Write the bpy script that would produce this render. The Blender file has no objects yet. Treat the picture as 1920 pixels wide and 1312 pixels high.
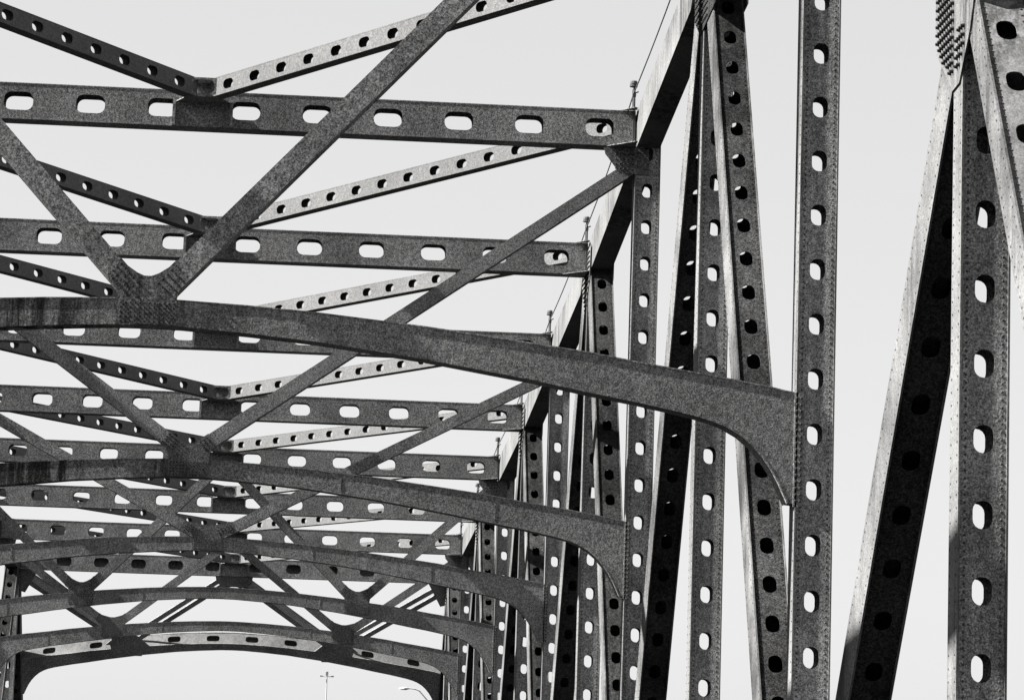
import bpy, math, random
from mathutils import Vector as V, Matrix
random.seed(7)
S = bpy.context.scene
COL = S.collection

# ------------------------------------------------------------------ camera
YAW, PIT, ROL = .0716, .1359, .0309
def cam_axes():
    c, s, cp, sp = math.cos(YAW), math.sin(YAW), math.cos(PIT), math.sin(PIT)
    r = V((c, -s, 0)); h = V((s, c, 0)); f = h*cp + V((0, 0, sp)); u = h*(-sp) + V((0, 0, cp))
    c, s = math.cos(ROL), math.sin(ROL)
    r2 = r*c + u*s; u2 = u*c - r*s
    return r2, u2, f
CAMX = 2.006
cd = bpy.data.cameras.new('camera'); cam = bpy.data.objects.new('camera', cd); COL.objects.link(cam)
r_, u_, f_ = cam_axes()
cam.matrix_world = Matrix(((r_.x, u_.x, -f_.x, CAMX), (r_.y, u_.y, -f_.y, 0), (r_.z, u_.z, -f_.z, 0), (0, 0, 0, 1)))
cd.sensor_width = 36; cd.lens = 5832/1920*36; cd.clip_start = .1; cd.clip_end = 20000
S.camera = cam

# ------------------------------------------------------------------ light
SUN_EL = math.radians(41); SUN_AZ = math.radians(-93.3)      # azimuth measured from +Y towards +X: the sun stands to the left
sdir = V((math.sin(SUN_AZ)*math.cos(SUN_EL), math.cos(SUN_AZ)*math.cos(SUN_EL), math.sin(SUN_EL)))
w = bpy.data.worlds.new('World'); S.world = w; w.use_nodes = True
nt = w.node_tree; nt.nodes.clear()
out = nt.nodes.new('ShaderNodeOutputWorld'); bg = nt.nodes.new('ShaderNodeBackground')
sky = nt.nodes.new('ShaderNodeTexSky'); sky.sky_type = 'NISHITA'; sky.sun_disc = False
sky.sun_elevation = SUN_EL; sky.sun_rotation = SUN_AZ
bw = nt.nodes.new('ShaderNodeRGBToBW'); pw = nt.nodes.new('ShaderNodeMath'); pw.operation = 'POWER'; pw.inputs[1].default_value = .22
ml = nt.nodes.new('ShaderNodeMath'); ml.operation = 'MULTIPLY'; ml.inputs[1].default_value = 1.12
bg.inputs['Strength'].default_value = .1
nt.links.new(sky.outputs[0], bw.inputs[0]); nt.links.new(bw.outputs[0], pw.inputs[0]); nt.links.new(pw.outputs[0], ml.inputs[0])
nt.links.new(ml.outputs[0], bg.inputs[0]); nt.links.new(bg.outputs[0], out.inputs[0])
sl = bpy.data.lights.new('sun', 'SUN'); sl.energy = 5.0; sl.angle = math.radians(.5); sl.color = (1, .985, .96)
so = bpy.data.objects.new('sun', sl); COL.objects.link(so); so.rotation_euler = sdir.to_track_quat('Z', 'Y').to_euler()
S.view_settings.view_transform = 'Standard'; S.view_settings.look = 'None'; S.view_settings.gamma = 1
S.view_settings.exposure = 2.42

# ------------------------------------------------------------------ materials
def mat(name, base, grain=.35, streak=.0, rough=.75, bump=.3, patch=.2, xlim=None):
    """grey bridge paint: fine speckle, weather patches and rain streaks running down (all in world space)"""
    m = bpy.data.materials.new(name); m.use_nodes = True; t = m.node_tree; N = t.nodes; L = t.links
    b = N['Principled BSDF']; b.inputs['Roughness'].default_value = rough; b.inputs['Specular IOR Level'].default_value = 0
    geo = N.new('ShaderNodeNewGeometry')
    def noise(scale, detail, mul=(1, 1, 1), rgh=.6):
        mp = N.new('ShaderNodeVectorMath'); mp.operation = 'MULTIPLY'; mp.inputs[1].default_value = mul
        L.new(geo.outputs['Position'], mp.inputs[0])
        n = N.new('ShaderNodeTexNoise'); n.inputs['Scale'].default_value = scale; n.inputs['Detail'].default_value = detail
        n.inputs['Roughness'].default_value = rgh; L.new(mp.outputs[0], n.inputs['Vector']); return n.outputs['Fac']
    def rng(sock, a, bb, c, d):
        r = N.new('ShaderNodeMapRange'); r.inputs[1].default_value = a; r.inputs[2].default_value = bb
        r.inputs[3].default_value = c; r.inputs[4].default_value = d; L.new(sock, r.inputs[0]); return r.outputs[0]
    def mul(a, c):
        q = N.new('ShaderNodeMath'); q.operation = 'MULTIPLY'; L.new(a, q.inputs[0])
        if isinstance(c, float): q.inputs[1].default_value = c
        else: L.new(c, q.inputs[1])
        return q.outputs[0]
    fine = noise(44, 3, rgh=.9)
    v = rng(fine, .38, .62, 1-grain, 1+grain)
    v = mul(v, rng(noise(17, 2, rgh=.8), .38, .62, 1-grain*.42, 1+grain*.42))
    v = mul(v, rng(noise(.55, 4), .35, .65, 1-patch, 1+patch))
    if streak:
        st = noise(7, 4, (1, 1, .07), .7); mask = rng(noise(.5, 2, (1, 1, .6)), .42, .6, 0, 1)
        st = rng(st, .42, .6, 1.0, 1-streak)
        if xlim:      # streaks only where the drips run off the middle gussets
            sx = N.new('ShaderNodeSeparateXYZ'); L.new(geo.outputs['Position'], sx.inputs[0]); mask = mul(rng(noise(.35, 2, (1, 1, .6)), .34, .5, 0, 1), rng(sx.outputs['X'], xlim[0], xlim[1], 0, 1)); st = rng(noise(4.5, 4, (1, 1, .06), .7), .44, .55, 1.0, 1-streak)
        q = N.new('ShaderNodeMix'); q.data_type = 'FLOAT'; q.inputs[2].default_value = 1.0
        L.new(mask, q.inputs[0]); L.new(st, q.inputs[3]); v = mul(v, q.outputs[0])
    v = mul(v, float(base))
    cb = N.new('ShaderNodeCombineColor')
    for i in range(3): L.new(v, cb.inputs[i])
    L.new(cb.outputs[0], b.inputs['Base Color'])
    if bump:
        bp = N.new('ShaderNodeBump'); bp.inputs['Strength'].default_value = bump; bp.inputs['Distance'].default_value = .01
        L.new(noise(30, 4, rgh=.7), bp.inputs['Height']); L.new(bp.outputs[0], b.inputs['Normal'])
    return m
PAINT = mat('weathered_grey_paint', .155, grain=.85, streak=.15, patch=.27)
ARCHP = mat('streaked_grey_paint', .14, grain=.8, streak=.8, xlim=(2.0, -.5))
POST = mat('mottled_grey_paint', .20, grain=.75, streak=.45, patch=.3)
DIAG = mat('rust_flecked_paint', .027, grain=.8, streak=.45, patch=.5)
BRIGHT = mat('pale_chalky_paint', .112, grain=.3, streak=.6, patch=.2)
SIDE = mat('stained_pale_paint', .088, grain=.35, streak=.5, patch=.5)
PORT = mat('weathered_pale_paint', .085, grain=.4, streak=.3, patch=.2)
LATP = mat('plain_pale_paint', .105, grain=.35, streak=.05, patch=.1)
RIVET = mat('grimy_rivet_heads', .055, grain=.3)
GUSP = mat('grimy_gusset_paint', .095, grain=.8, streak=.4)
BOLT = mat('dark_bolt_steel', .03, grain=.2)
DARKM = mat('dark_metal', .07, grain=.2)
FARM = mat('hazed_lamp_steel', .30, grain=.1)  # far lamps: distance haze put into the colour as a lighter grey
LAMP = mat('grey_lamp_metal', .10, grain=.2)
ASPH = mat('asphalt', .02, grain=.3, bump=.2)
CONC = mat('concrete', .04, grain=.2)
WAT = mat('river_water', .004, grain=.1, rough=.15, bump=.4)
LINEP = mat('road_paint', .6, grain=.15)

# ------------------------------------------------------------------ mesh helpers
class MB:
    def __init__(s): s.v = []; s.f = []; s.rv = set()
    def box(s, c, a, b, n, ha, hb, hn):
        """oriented box: centre, three axes and half lengths"""
        c = V(c); a = V(a)*ha; b = V(b)*hb; n = V(n)*hn; i = len(s.v)
        for q in (-1, 1):
            for p, r in ((-1, -1), (1, -1), (1, 1), (-1, 1)): s.v.append(c + a*p + b*r + n*q)
        s.f += [(i, i+3, i+2, i+1), (i+4, i+5, i+6, i+7)] + [(i+k, i+(k+1) % 4, i+4+(k+1) % 4, i+4+k) for k in range(4)]
        return s
    def bar(s, p, q, n, w, t):
        """bar from p to q, width w across (in the plane normal to n), thickness t along n, centred"""
        p = V(p); q = V(q); u = (q-p); L = u.length; u.normalize(); n = V(n); n = (n - u*n.dot(u)).normalized(); v = n.cross(u)
        return s.box((p+q)/2, u, v, n, L/2, w/2, t/2)
    def prism(s, pts, n, t):
        """polygon (list of 3-D points) extruded by t along n"""
        n = V(n).normalized(); i = len(s.v); k = len(pts)
        pts = [V(p) for p in pts]
        a = sum((pts[j].cross(pts[(j+1) % k]) for j in range(k)), V((0, 0, 0)))
        if a.dot(n) < 0: pts = pts[::-1]
        s.v += pts + [p + n*t for p in pts]
        s.f += [tuple(range(i, i+k))[::-1], tuple(range(i+k, i+2*k))] + [(i+j, i+(j+1) % k, i+k+(j+1) % k, i+k+j) for j in range(k)]
        return s
    def perf(s, o, u, v, n, L, w, t, holes, hl, hw, r):
        """plate with slotted holes. o = start centre, u length axis, v width axis, n outward; occupies n in [-t, 0]"""
        o = V(o); u = V(u).normalized(); v = V(v).normalized(); n = V(n).normalized()
        def quad(a0, a1):
            if a1-a0 > 1e-4: s.box(o + u*((a0+a1)/2) - n*(t/2), u, v, n, (a1-a0)/2, w/2, t/2)
        holes = sorted(h for h in holes if h-hl/2 > .03 and h+hl/2 < L-.03)
        pos = 0; m = hl/2 + .02
        for h in holes:
            quad(pos, h-m); pos = h+m
            hin = []; hout = []
            for cx_, cy_, a0 in ((1, 1, 0), (-1, 1, 90), (-1, -1, 180), (1, -1, 270)):
                for k in range(5):
                    a = math.radians(a0 + 22.5*k)
                    x = cx_*(hl/2-r) + r*math.cos(a); y = cy_*(hw/2-r) + r*math.sin(a)
                    hin.append((x, y))
                    first = k < 2
                    horiz = (first and a0 in (0, 180)) or (k > 2 and a0 in (90, 270))
                    if k == 2: hout.append((cx_*m, cy_*w/2))
                    elif horiz: hout.append((cx_*m, y))
                    else: hout.append((x, cy_*w/2))
            K = 20; i = len(s.v)
            for d in (0, -t):
                for ring in (hin, hout):
                    for x, y in ring: s.v.append(o + u*(h+x) + v*y + n*d)
            flip = u.cross(v).dot(n) < 0
            fs = []
            for k in range(K):
                j = (k+1) % K
                fs.append((i+k, i+K+k, i+K+j, i+j)); fs.append((i+2*K+k, i+2*K+j, i+3*K+j, i+3*K+k))
                fs.append((i+k, i+j, i+2*K+j, i+2*K+k)); fs.append((i+K+k, i+3*K+k, i+3*K+j, i+K+j))
            s.f += [f[::-1] for f in fs] if flip else fs
        quad(pos, L)
        return s
    def rivet(s, p, n, r=.02, h=.014, K=6):
        p = V(p); n = V(n).normalized(); a = n.orthogonal().normalized(); b = n.cross(a); i = len(s.v)
        for rr, hh in ((r, 0), (r*.62, h)):
            for k in range(K):
                q = 2*math.pi*k/K; s.v.append(p + a*(rr*math.cos(q)) + b*(rr*math.sin(q)) + n*hh)
        f0 = len(s.f)
        s.f += [(i+k, i+(k+1) % K, i+K+(k+1) % K, i+K+k) for k in range(K)] + [tuple(range(i+K, i+2*K))]
        s.rv.update(range(f0, len(s.f)))
        return s
    def tube(s, p, q, r, K=8):
        p = V(p); q = V(q); n = (q-p).normalized(); a = n.orthogonal().normalized(); b = n.cross(a); i = len(s.v)
        for c in (p, q):
            for k in range(K): t = 2*math.pi*k/K; s.v.append(c + a*(r*math.cos(t)) + b*(r*math.sin(t)))
        s.f += [(i+k, i+(k+1) % K, i+K+(k+1) % K, i+K+k) for k in range(K)] + [tuple(range(i, i+K))[::-1], tuple(range(i+K, i+2*K))]
        return s
    def lathe(s, c, prof, K=12):
        c = V(c); i = len(s.v); M = len(prof)
        for r, z in prof:
            for k in range(K): t = 2*math.pi*k/K; s.v.append(c + V((r*math.cos(t), r*math.sin(t), z)))
        for m in range(M-1): s.f += [(i+m*K+k, i+m*K+(k+1) % K, i+(m+1)*K+(k+1) % K, i+(m+1)*K+k) for k in range(K)]
        s.f += [tuple(range(i, i+K))[::-1], tuple(range(i+(M-1)*K, i+M*K))]
        return s
    def build(s, name, m, parent=None, rm=None):
        me = bpy.data.meshes.new(name); me.from_pydata([tuple(p) for p in s.v], [], s.f); me.update()
        me.materials.append(m)
        if rm:
            me.materials.append(rm)
            for k in s.rv: me.polygons[k].material_index = 1
        o = bpy.data.objects.new(name, me); COL.objects.link(o)
        if parent: o.parent = parent
        return o
def empty(name, label=None, cat=None, group=None, loc=(0, 0, 0)):
    o = bpy.data.objects.new(name, None); COL.objects.link(o); o.location = loc; o.empty_display_size = .5
    if label: o['label'] = label
    if cat: o['category'] = cat
    if group: o['group'] = group
    return o
X_, Y_, Z_ = V((1, 0, 0)), V((0, 1, 0)), V((0, 0, 1))

# ------------------------------------------------------------------ bridge dimensions
YS = {-1: 21.6, 0: 32.23, 1: 42.73, 2: 53.43, 3: 63.99, 4: 73.72, 5: 83.57, 6: 93.01, 7: 102.82, 8: 112.94, 9: 122.79, 10: 132.91}
ZT = {-1: 20.8, 0: 18.3, 1: 17.0, 2: 15.05, 3: 13.96, 4: 12.78, 5: 11.94, 6: 11.09, 7: 10.50, 8: 9.89, 9: 9.37, 10: 8.81}
XC = 9.34; HB = .27          # truss plane and half width of its members
ZB = -3.6                    # bottom chord
PD = .40                     # post depth along the bridge
SD = .50                     # strut depth
SH = .77                     # strut height
bridge = empty('steel_truss_bridge', 'grey riveted steel through truss bridge with perforated posts, cross struts and curved sway arches', 'bridge')

def box_member(name, p, q, depth, hw, holes_n, mt, mt_side, lip=.02, phase=None, pitch=.8, riv=True, hole=(.30, .215, .1)):
    """truss member in a plane X = const: two solid side plates (the part) and two perforated cover plates (sub-parts).
    p,q centre line ends; cover normals lie in the truss plane"""
    p = V(p); q = V(q); u = q-p; L = u.length; u.normalize(); n = u.cross(X_).normalized()
    if n.y > 0: n = -n                      # n: the cover that looks back towards the near end of the bridge
    sgn = 1 if p.x > 0 else -1
    m = MB()
    for s in (-1, 1):
        m.box((p+q)/2 + X_*(s*(hw-.0125)), u, n, X_, L/2, depth/2+lip, .0125)
        # corner angles just inside the lip
    if riv:
        k = .1
        while k < L:
            for s in (-1, 1):
                for e in (-1, 1):
                    if s == -sgn: m.rivet(p + u*k + X_*(s*hw) + n*(e*(depth/2-.05)), X_*s, .015, .008)
            k += .14
    o = m.build(name, mt_side, bridge, RIVET)
    ph = pitch*.5 if phase is None else phase
    hs = [ph + k*pitch for k in range(-80, 81) if .3 < ph + k*pitch < L-.3]
    for e in (1, -1):
        c = MB(); c.perf(p + n*(e*depth/2), u, X_, n*e, L, 2*hw-.052, .014, hs, *hole)
        if riv and e == 1:
            k = .05
            while k < L:
                for s in (-1, 1): c.rivet(p + u*k + X_*(s*(hw-.075)) + n*(depth/2), n, .016, .009)
                k += riv if isinstance(riv, float) else .1
        c.build('perforated_cover_plate', mt, o, None if mt is DIAG else RIVET)
    return o

# ------------------------------------------------------------------ the two side trusses
PH = {0: 6.086, 1: 10.278, 2: 9.639, 3: 12.265, 4: 6.77, 5: 10.42}
for side in (1, -1):
    X = XC*side
    for i in range(0, 11):
        pitch = .8035 if i % 2 == 0 else .7757
        base = V((X, YS[i]+PD/2, ZB)); top = V((X, YS[i]+PD/2, ZT[i]-.6))
        ph = (PH.get(i, 8.0) - ZB) % pitch
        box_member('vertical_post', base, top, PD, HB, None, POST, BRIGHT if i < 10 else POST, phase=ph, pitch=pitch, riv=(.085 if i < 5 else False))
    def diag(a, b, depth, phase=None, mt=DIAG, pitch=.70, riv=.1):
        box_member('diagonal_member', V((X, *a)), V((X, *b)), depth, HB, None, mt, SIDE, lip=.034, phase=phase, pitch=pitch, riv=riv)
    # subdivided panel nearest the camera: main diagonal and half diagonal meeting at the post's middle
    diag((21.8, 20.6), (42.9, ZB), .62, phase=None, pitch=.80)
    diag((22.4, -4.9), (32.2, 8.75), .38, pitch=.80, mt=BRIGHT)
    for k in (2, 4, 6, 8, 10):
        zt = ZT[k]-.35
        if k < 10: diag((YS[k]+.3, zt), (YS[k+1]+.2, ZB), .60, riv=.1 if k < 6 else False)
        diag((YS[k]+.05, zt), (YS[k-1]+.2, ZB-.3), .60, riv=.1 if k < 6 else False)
    # top chord: one mesh with a facet at every node
    m = MB()
    for i in range(-1, 10):
        a = V((X, YS[i]+PD/2, ZT[i]-.40)); b = V((X, YS[i+1]+PD/2, ZT[i+1]-.40))
        m.bar(a, b, X_, .80, .50 + .004*(i % 2))
    ch = m.build('top_chord', BRIGHT, bridge)
    # node gussets on the inner and outer faces
    for i in (2, 4, 6, 8, 10):
        y = YS[i]+PD/2; z = ZT[i]
        zl = z - (1.75 if i == 2 else 1.5)
        for s in (-1, 1):
            g = MB(); x0 = X + s*(HB+.004) ; pts = [(x0, 54.6, 14.7), (x0, 54.62, 13.9), (x0, 54.46, 13.5), (x0, 53.78, 13.15), (x0, 51.9, 13.3), (x0, 51.9, 15.0)] if i == 2 else [(x0, y-.95, z-.15), (x0, y+.95, z-.30), (x0, y+1.0, z-.95), (x0, y+.1, zl), (x0, y-.1, zl), (x0, y-.85, z-.95)]
            g.prism(pts, X_*s, .016)
            if s == -side:
                for a in range(14):
                    for b in range(14):
                        yy = y-.8+a*.12; zz = z-.3-b*.12
                        if (i == 2 and zz > 13.25 + max(0, yy-53.78)*.4) or (i > 2 and abs(yy-y) < .95-(max(0, (z-.9-zz))*1.2)): g.rivet((x0 + s*.016, yy, zz), X_*s, .024, .03)
            g.build('node_gusset', BRIGHT if i != 2 else DIAG, ch, BOLT)
    m = MB(); m.bar((X, -15, ZB-.2), (X, 152, ZB-.2), X_, .8, .5); m.build('bottom_chord', PAINT, bridge)
# middle node gusset of the subdivided post
for side in (1, -1):
    X = XC*side; g = MB(); x0 = X - side*(HB+.004)
    pts = [(x0, y, z) for y, z in ((33.9, 9.9), (33.55, 8.9), (33.52, 8.12), (33.05, 7.80), (32.64, 7.50), (32.30, 7.52), (31.80, 7.98), (31.52, 8.45), (31.6, 10.2), (32.6, 10.8))]
    g.prism(pts, X_*-side, .018); pass
    for a in range(17):
        for b in range(30):
            y = 31.62+a*.108; z = 7.52+b*.095
            lo = max(7.62, 7.50+(y-32.55)*.72, 7.50+(32.35-y)*1.05)
            if not (lo+.05 < z < 9.9): continue
            if a > 8 or (a in (4, 5, 6) and z < 8.15) or (a < 4 and z > 8.3) or (a == 7 and z < 8.0): g.rivet((x0 - side*.018, y, z), X_*-side, .025, .042)
    g.build('middle_gusset', BRIGHT, bridge, BOLT)

# ------------------------------------------------------------------ top cross struts
def strut(i):
    y = YS[i]; zt = ZT[i]; zb = zt-SH; xe = XC-HB-.03
    m = MB()
    m.box((0, y+SD/2, zt-.012), X_, Y_, Z_, xe, SD/2, .012); m.box((0, y+SD/2, zb+.012), X_, Y_, Z_, xe, SD/2+.012, .012)
    if i == 10:   # end strut: solid back
        m.box((0, y+SD-.012, zt-SH/2), X_, Y_, Z_, xe, .012, SH/2-.03)
    o = m.build('top_strut', PAINT, bridge)
    p, st, hl = (1.57, .93, .62) if i == 10 else (1.487, .87, .60)
    hs = [xe + s*(st+k*p) for s in (-1, 1) for k in range(6)]
    for e in (1, -1):
        if i == 10 and e == -1: continue
        c = MB(); yy = y+.004 if e == 1 else y+SD-.004
        c.perf((-xe, yy, zt-SH/2), X_, Z_, Y_*-e, 2*xe, SH-.05, .014, hs, hl, .385, .15)
        c.build('perforated_face', PAINT, o)
    # hub bracket: two stiffeners, a back plate and the shelf the lateral braces sit on
    h = MB()
    for x in (-.62, .57): h.box((x, y-.07, zb+.26), X_, Y_, Z_, .03, .07, .26)
    h.prism([(-.60, y, zt-.25), (.57, y, zt-.25), (.30, y-.60, zt-.25), (-.34, y-.60, zt-.25)], Z_, .012)
    h.box((-.02, y-.02, zb+.26), X_, Y_, Z_, .57, .02, .26)
    h.build('hub_bracket', PAINT, o)
    # joint plate between the two laterals with its oval opening
    c = MB(); c.perf((-.02, y-.62, zt-.23), Z_, X_, Y_*-1, .38, .60, .02, [.19], .29, .47, .12)
    c.box((-.02, y-.12, zt-.04), X_, Y_, Z_, .27, .012, .19); c.box((-.02, y-.37, zt+.145), X_, Y_, Z_, .29, .245, .006)
    c.build('joint_plate', PAINT, o)
    for s in (-1, 1):    # corner gussets, horizontal plates above and below the strut's end
        xi = s*(XC-HB-.02)
        for z, pj, x0 in ((zt+.004, .33, 8.75), (zb-.012, .62, 8.45)):
            e = MB(); e.prism([(s*x0, y, z), (xi, y, z), (xi, y-pj, z), (xi-s*.06, y-pj, z)], Z_, .008); e.build('corner_gusset', PAINT, o)
        e = MB(); e.box((s*(XC-HB-.045), y-.016, zt-SH/2), X_, Y_, Z_, .03, .016, SH/2-.005); e.build('end_angle', DARKM, o)
    return o
for i in range(2, 11): strut(i)

# ------------------------------------------------------------------ top lateral braces (chevrons between the struts)
def lateral(i, s):
    p = V((s*.22, YS[i]-.42, ZT[i]-.045)); q = V((s*(XC-HB-.05), YS[i-1]+SD+.25, ZT[i-1]-.10))
    u = q-p; L = u.length; u.normalize(); n = u.cross(Z_).normalized()
    if n.y > 0: n = -n
    up = n.cross(u).normalized()
    if up.z < 0: up = -up
    hw, hh = .115, .19
    m = MB(); c = (p+q)/2
    m.box(c + up*hh, u, n, up, L/2, hw-.002, .012); m.box(c - up*hh, u, n, up, L/2, hw+.035, .012)
    o = m.build('lateral_brace', LATP, bridge)
    hs = [.52 + .795*k for k in range(17)]
    for e in (1, -1):
        c = MB(); c.perf(p + n*(e*(hw-.004)), u, up, n*e, L, 2*hh-.026, .012, hs, .30, .205, .095); c.build('perforated_side', LATP, o)
for i in range(3, 11):
    for s in (-1, 1): lateral(i, s)

# ------------------------------------------------------------------ sway frames: curved rib, gussets and braces
TOPC = [(0, 6.35), (.47, 6.34), (2.39, 6.26), (3.87, 6.12), (5.37, 5.95), (6.86, 5.74), (8.37, 5.53), (9.07, 5.41)]
RIB = [(0, 6.35, 0, 6.02), (.47, 6.345, .47, 6.015), (1.4, 6.31, 1.4, 5.96), (2.39, 6.25, 2.39, 5.88), (3.87, 6.12, 3.87, 5.70), (5.37, 5.95, 5.37, 5.47), (6.2, 5.85, 6.2, 5.32),
       (6.88, 5.74, 6.88, 5.21), (7.25, 5.69, 7.25, 5.14), (7.6, 5.64, 7.63, 5.065), (7.85, 5.61, 7.9, 4.995), (8.05, 5.575, 8.1, 4.92), (8.22, 5.55, 8.3, 4.81), (8.38, 5.525, 8.48, 4.665),
       (8.53, 5.50, 8.64, 4.49), (8.66, 5.48, 8.76, 4.32), (8.79, 5.455, 8.86, 4.14), (8.90, 5.43, 8.94, 3.97), (8.99, 5.415, 8.985, 3.875), (9.068, 5.40, 9.068, 3.868)]
def topz(x):
    x = abs(x)
    for a, b in zip(TOPC, TOPC[1:]):
        if x <= b[0]: return a[1] + (b[1]-a[1])*(x-a[0])/(b[0]-a[0])
    return TOPC[-1][1]
def rib_mesh(P, n, t, fl=.022, hollow=False, cut=0):
    """P(x, z) -> 3-D point on the front face; n = direction into the depth. Web box plus a bottom and top flange"""
    m = MB()
    R2 = [(a, b-cut, c, d) for a, b, c, d in RIB]
    st = [(-a, b, -c, d) for a, b, c, d in R2[::-1]] + R2[1:]
    k = len(st)
    def loft(rows, dn0, dn1):
        i = len(m.v)
        for a, b, c, d in rows:
            for x, z, q in ((a, b, dn0), (c, d, dn0), (c, d, dn1), (a, b, dn1)): m.v.append(P(x, z) + n*q)
        k = len(rows)
        for j in range(k-1):
            for e in range(4): m.f.append((i+4*j+e, i+4*j+(e+1) % 4, i+4*(j+1)+(e+1) % 4, i+4*(j+1)+e))
        m.f.append((i, i+3, i+2, i+1)); m.f.append((i+4*k-4, i+4*k-3, i+4*k-2, i+4*k-1))
    if hollow: loft(st, 0, .02); loft(st, t-.02, t)
    else: loft(st, 0, t)
    # bottom flange, a little proud
    def off(pts, d):
        out = []
        for j, (x, z) in enumerate(pts):
            a = pts[max(0, j-1)]; b = pts[min(len(pts)-1, j+1)]; tx, tz = b[0]-a[0], b[1]-a[1]; l = math.hypot(tx, tz)
            out.append((x + tz/l*d, z - tx/l*d))
        return out
    bot = [(c, d) for a, b, c, d in st][1:-1]; bo = off(bot, fl)
    loft([(b[0], b[1], c[0], c[1]) for b, c in zip(bot, bo)], -.004, t+.004)
    if hollow: return m
    top = [(a, b) for a, b, c, d in st]; to = off(top, -.02)
    loft([(c[0], c[1], b[0], b[1]) for b, c in zip(top, to)], -.010, t+.010)
    return m
def gusset_pts(gx, bz, tz, legs, w):
    """outline of a sway gusset. legs = ((side, slope, z of the brace axis at gx), ...) left to right order (+1, -1)"""
    pts = [(gx+.41, bz)]
    def leg(s, sl, z0, e):
        h = w/2/math.cos(math.atan(sl)); lo = lambda x: (gx+s*x, z0-h+sl*x); hi = lambda x: (gx+s*x, z0+h+sl*x)
        vz = tz+.33; xv = max(.14, (vz-z0-h)/sl)
        xl = max(.43, (tz+.10-z0+h)/sl)
        c = math.cos(math.atan(sl)); x1 = xl+.16*c; x2 = x1 - w*math.sin(math.atan(sl))
        return [(gx+s*.41, tz+.01), (gx+s*.42, tz+.07), (gx+s*(xl*.3+.43*.7), tz+.12), lo(xl+.05), lo(x1), hi(max(x2, xv+.22)), hi(xv+.12), (gx+s*(xv*.72+.03), vz+.04), (gx+s*xv*.3, vz)]
    (s0, sl0, z0), (s1, sl1, z1) = legs
    pts += leg(s0, sl0, z0, 0) + leg(s1, sl1, z1, 0)[::-1] + [(gx-.41, bz)]
    return pts
DZ = {1: 0, 3: -.13, 5: -.28, 7: -.52, 9: -.71}
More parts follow.
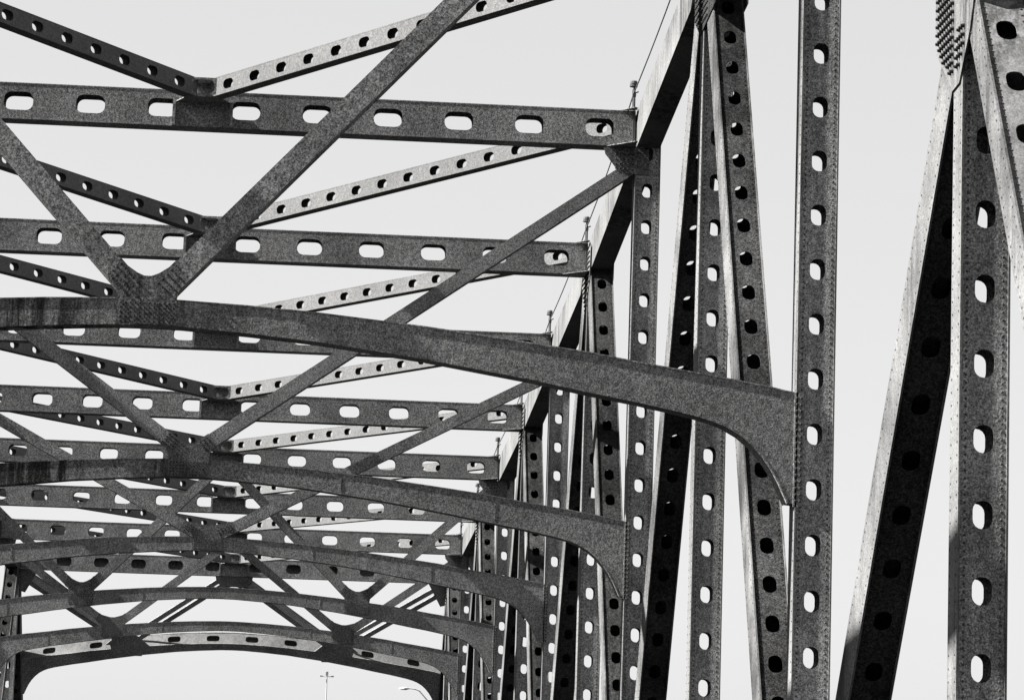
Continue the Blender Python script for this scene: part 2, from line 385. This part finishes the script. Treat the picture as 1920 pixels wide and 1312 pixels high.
def sway(i):
    y = YS[i]; dz = DZ[i]; fr = empty('sway_frame'); fr.parent = bridge
    P = lambda x, z: V((x, y-.004, z+dz))
    rm_ = rib_mesh(P, Y_, PD)
    for sx in ((-7.1, -4.9, -2.7, 3.1, 6.3) if i > 1 else ()):     # web splices
        zt_ = topz(sx)+dz; h_ = .20 + max(0, abs(sx)-4)*.025
        rm_.box((sx + .3*math.sin(i), y-.006, zt_-h_+.0), X_, Y_, Z_, .009, .003, h_-.035)
    rm_.build('curved_rib', ARCHP if i < 5 else PAINT, fr)
    zc = ZT[i]-SH-.06
    def brace(a, b, w=.40):
        """a, b = (x, z) ends of a box brace"""
        m = MB(); d = .011
        m.bar((a[0], y+.02+PD/2, a[1]), (b[0], y+.02+PD/2, b[1]), Y_, w-.02, PD-.06)
        m.bar((a[0], y+.02, a[1]), (b[0], y+.02, b[1]), Y_, w, .02); m.bar((a[0], y+PD-.01, a[1]), (b[0], y+PD-.01, b[1]), Y_, w, .02)
        m.build('brace', PAINT, fr)
    def gus(gx, legs, w):
        bz = topz(gx)+dz-(.345 if abs(gx) < 1 else .42); tz = topz(gx)+dz
        g = MB(); pts = gusset_pts(gx, bz, tz, legs, w+.02)
        g.prism([(x, y-.022, z) for x, z in pts], Y_*-1, .016)
        for a in range(12 if i < 8 else 0):
            for b in range(5 if i < 6 else 6):
                if random.random() < .96: g.rivet((gx-.36+a*.066, y-.038, bz+.04+b*.064), -Y_, .015, .012)
        for s, sl, z0 in (legs if i < 8 else ()):
            al = math.atan(sl)
            for a in range(5):
                for b in range(4):
                    d = .34+a*.085; e = (-.36+b*.24)*w
                    g.rivet((gx + s*(math.cos(al)*d - math.sin(al)*e), y-.038, z0 + math.sin(al)*d + math.cos(al)*e), -Y_, .016, .014)
        g.build('gusset_plate', GUSP, fr, BOLT)
    if i < 6:
        g0 = (0, topz(0)+dz+{1: -.09, 3: .10, 5: -.06}[i])
        e = (XC-HB-.10, zc-{1: .15, 3: .40, 5: .34}[i])
        sl = (e[1]-g0[1])/(e[0]-g0[0])
        for s in (-1, 1): brace((s*.15, g0[1]+.15*sl), (s*e[0], e[1]), {1: .31, 3: .28, 5: .29}[i])
        gus(0, ((1, sl, g0[1]), (-1, sl, g0[1])), {1: .31, 3: .28, 5: .29}[i])
    else:
        gx = 4.52; e = (XC-HB-.28, zc-.25); c = (.35, zc-.02); gz = topz(gx)+dz-.08
        for s in (-1, 1):
            so_ = (e[1]-gz)/(e[0]-gx); si = (c[1]-gz)/(gx-c[0])
            brace((s*gx + s*.1, gz+.1*so_), (s*e[0], e[1]), .30); brace((s*gx - s*.1, gz+.1*si), (s*c[0], c[1]), .30)
            if s > 0: gus(gx, ((1, so_, gz), (-1, si, gz)), .30)
            else: gus(-gx, ((1, si, gz), (-1, so_, gz)), .30)
    # corner brackets under the strut ends
    for s in (-1, 1):
        k = MB(); yy = y-.012; xo = s*(XC-HB+.0)
        k.prism([(s*8.40, yy, zc+.02), (s*8.43, yy, zc-.12), (s*8.62, yy, zc-.36), (s*8.74, yy, zc-.52), (s*(XC+.02), yy, zc-.54), (s*(XC+.02), yy, zc+.02)], -Y_, .016)
        for a in range(5):
            for b in range(4): k.rivet((s*(8.66+a*.09), yy-.016, zc-.12-b*.1), -Y_, .02, .016)
        k.build('corner_bracket', GUSP, fr, BOLT)
        # end connection angle with its double row of rivets
        k = MB(); k.box((s*9.11, y-.012, 4.62+dz), X_, Y_, Z_, .062, .008, .80);
        for a in range(2):
            for b in range(17): k.rivet((s*(9.08+a*.062), y-.02, 3.9+dz+b*.09), -Y_, .022, .02)
        k.build('end_angle', ARCHP, fr, BOLT)
for i in (1, 3, 5, 7, 9): sway(i)

# ------------------------------------------------------------------ end posts and inclined end portal
A = V((0, YS[10]+PD/2, ZT[10]-.4)); B = V((0, 143.2, ZB))
pu = (B-A).normalized(); pn = V((0, pu.z, -pu.y)).normalized()     # pn: front (towards the camera, down)
if pn.y > 0: pn = -pn
for side in (1, -1):
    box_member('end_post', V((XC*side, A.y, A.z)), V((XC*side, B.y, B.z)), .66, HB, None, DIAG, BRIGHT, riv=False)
pf = empty('end_portal'); pf.parent = bridge; pf['label'] = 'sloping end portal with M shaped bracing above its curved lower beam'
def PP(x, z):       # front face of the inclined frame at height z
    t = (z - A.z)/pu.z
    return V((x, A.y, A.z)) + pu*t + pn*.30
m = rib_mesh(lambda x, z: PP(x, z-.80), -pn, .80, hollow=True, cut=.08); m.build('curved_beam', PAINT, pf)
# perforated upper cover of the curved beam
c = MB()
for s in (-1, 1):
    CV = [(0, 6.35), (1.68, 6.30), (3.36, 6.17), (5.04, 5.99), (6.72, 5.76), (9.07, 5.41)]
    for a, b in zip(CV[:-1], CV[1:]):
        p = PP(s*a[0], a[1]-.88) - pn*.40; q = PP(s*b[0], b[1]-.88) - pn*.40
        u = (q-p); L = u.length; u.normalize(); nn = u.cross(pn).normalized()
        if nn.z < 0: nn = -nn
        k = 1
        c.perf(p - nn*.02, u, pn, nn, L, .75, .012, [L*(j+.5)/k for j in range(k)] if L > .6 else [], .55, .40, .13)
c.build('perforated_cover_plate', PORT, pf)
for gx in (-4.5, 4.5):
    z0 = topz(gx)-.80; g = MB()
    g.prism([PP(gx+a, z0+b) for a, b in ((-.62, -.40), (.62, -.40), (.75, .02), (.95, .02), (.45, .42), (.2, .5), (-.2, .5), (-.45, .42), (-.95, .02), (-.75, .02))], pn, .03)
    g.build('gusset_plate', PAINT, pf)
zt = ZT[10]-.95
for (x0, z0, x1, z1, solid) in ((-8.95, zt, -4.75, 5.35, 1), (-.35, zt+.05, -4.3, 5.35, 0), (.35, zt+.05, 4.3, 5.35, 1), (8.95, zt, 4.75, 5.35, 0)):
    b = MB()
    p, q = PP(x0, z0), PP(x1, z1)
    b.bar(p - pn*.03, q - pn*.03, pn, .22, .05); b.bar(p - pn*.59, q - pn*.59, pn, .22, .05)
    if solid: b.bar(p - pn*.31, q - pn*.31, pn, .18, .50)
    b.build('brace', PAINT, pf)
for s in (-1, 1):
    k = MB(); k.prism([PP(s*8.2, zt+.5), PP(s*9.05, zt+.5), PP(s*9.05, zt-.5), PP(s*8.85, zt-.55)], pn, .03); k.build('corner_bracket', PAINT, pf)
k = MB()
k.prism([PP(-.8, zt+.45), PP(.8, zt+.45), PP(.75, zt+.1), PP(.3, zt-.10), PP(.12, zt-.04), PP(-.12, zt-.04), PP(-.3, zt-.10), PP(-.75, zt+.1)], pn, .03)
k.build('crown_bracket', PAINT, pf)

# ------------------------------------------------------------------ cables and lamps on the chord
m = MB()
for i in range(2, 9):
    a = V((XC-HB-.06, YS[i]+.1, ZT[i]+.38)); b = V((XC-HB-.06, YS[i+1]+.1, ZT[i+1]+.38)); pr = a
    for k in range(1, 9):
        t = k/8; c = a.lerp(b, t) - Z_*(.10*4*t*(1-t)); m.tube(pr, c, .014, 6); pr = c
m.build('handline_cable', DARKM, bridge)
words = {3: 'topmost and largest in view of the small post lamps, on the highest perforated cross strut', 4: 'small post lamp on the second cross strut from the top',
         5: 'small post lamp on the third strut from the top, just above the big curved rib', 6: 'small post lamp at the end of the fourth cross strut from the top',
         7: 'small post lamp on the fifth strut from the top, between two curved ribs', 8: 'small post lamp on the sixth strut, mostly behind the second curved rib',
         9: 'farthest small post lamp, on the seventh strut just before the end portal'}
def lantern():
    t = empty('post_lamp', 'small lamp', 'lamp', 'small post lamps at the right ends of the struts')
    p = MB(); p.tube((0, 0, 0), (0, 0, .50), .026); p.box((0, 0, .012), X_, Y_, Z_, .07, .07, .012); p.tube((.0, 0, .34), (.09, 0, .38), .014); p.tube((-.03, 0, .02), (-.04, 0, .42), .007, 6)
    p.box((.0, 0, .30), X_, Y_, Z_, .035, .03, .03)
    p.build('lamp_post', DARKM, t)
    h = MB(); h.lathe((-.02, 0, .47), [(.05, 0), (.085, .01), (.085, .045), (.07, .05)]); h.build('lamp_base', DARKM, t)
    h = MB(); h.lathe((-.02, 0, .52), [(.07, 0), (.08, .02), (.08, .07), (.06, .09), (.02, .095)]); h.build('lamp_glass', LAMP, t)
    return t
L0 = lantern()
for i in range(3, 10):
    if i == 3: t = L0
    else:
        t = L0.copy(); COL.objects.link(t)
        for ch_ in L0.children: d = ch_.copy(); COL.objects.link(d); d.parent = t
    t.location = (XC-HB-.05, YS[i]+.02, ZT[i]+.04)
    t['label'] = words[i]

# ------------------------------------------------------------------ far street lamps beyond the bridge
t = empty('street_lamp', 'thin distant mast with a short cross arm under the end portal', 'street lamp', loc=(5.7, 235, -1.6))
m = MB(); m.tube((0, 0, 0), (0, 0, 8.95), .04, 10); m.build('mast', FARM, t)
m = MB(); m.tube((-.42, 0, 8.56), (.42, 0, 8.56), .022, 6)
for x in (-.42, .42): m.box((x, 0, 8.58), X_, Y_, Z_, .10, .08, .05)
m.box((0, 0, 8.78), X_, Y_, Z_, .10, .1, .14); m.build('cross_arm', FARM, t)
t = empty('street_lamp', 'distant street lamp with long curved arm reaching left, low at the right under the portal', 'street lamp', loc=(12.9, 205, -1.6))
m = MB(); m.tube((0, 0, 0), (0, 0, 5.3), .08, 10); m.build('mast', FARM, t)
m = MB(); pr = V((0, 0, 5.2))
for q in ((-.55, 5.85), (-1.15, 6.45), (-1.6, 6.95), (-1.9, 7.06), (-2.3, 7.08)): c = V((q[0], 0, q[1])); m.tube(pr, c, .045, 6); pr = c
m.build('arm', FARM, t)
m = MB(); m.lathe((-2.6, 0, 6.97), [(.14, 0), (.33, .05), (.31, .13), (.1, .18)]); m.build('lamp_head', FARM, t)

# ------------------------------------------------------------------ setting: deck, approach and river (all below the frame)
def sheet(name, x0, x1, y0, y1, z, m, h=0, parent=None):
    b = MB(); b.box(((x0+x1)/2, (y0+y1)/2, z-(h or .002)/2), X_, Y_, Z_, (x1-x0)/2, (y1-y0)/2, (h or .002)/2)
    o = b.build(name, m, parent)
    if not parent: o['kind'] = 'structure'
    return o
sheet('road', -7.6, 7.6, -60, 420, -1.6, ASPH, .25)
sheet('pavement', 7.6, 8.8, -60, 420, -1.45, CONC, .4); sheet('pavement', -8.8, -7.6, -60, 420, -1.45, CONC, .4)
ln = MB()
for k in range(40): ln.box((0, -50+k*12, -1.596), X_, Y_, Z_, .06, 2, .002)
o = ln.build('road_marking', LINEP); o['kind'] = 'structure'
m = MB()
for i in range(-2, 11):
    y = YS.get(i, 11.0)
    m.box((0, y+.3, -2.55), X_, Y_, Z_, 9.0, .25, .68)
m.build('floor_beam', PAINT, bridge)
m = MB(); m.box((0, 0, -22), X_, Y_, Z_, 9000, 9000, .01); o = m.build('river', WAT); o['kind'] = 'structure'
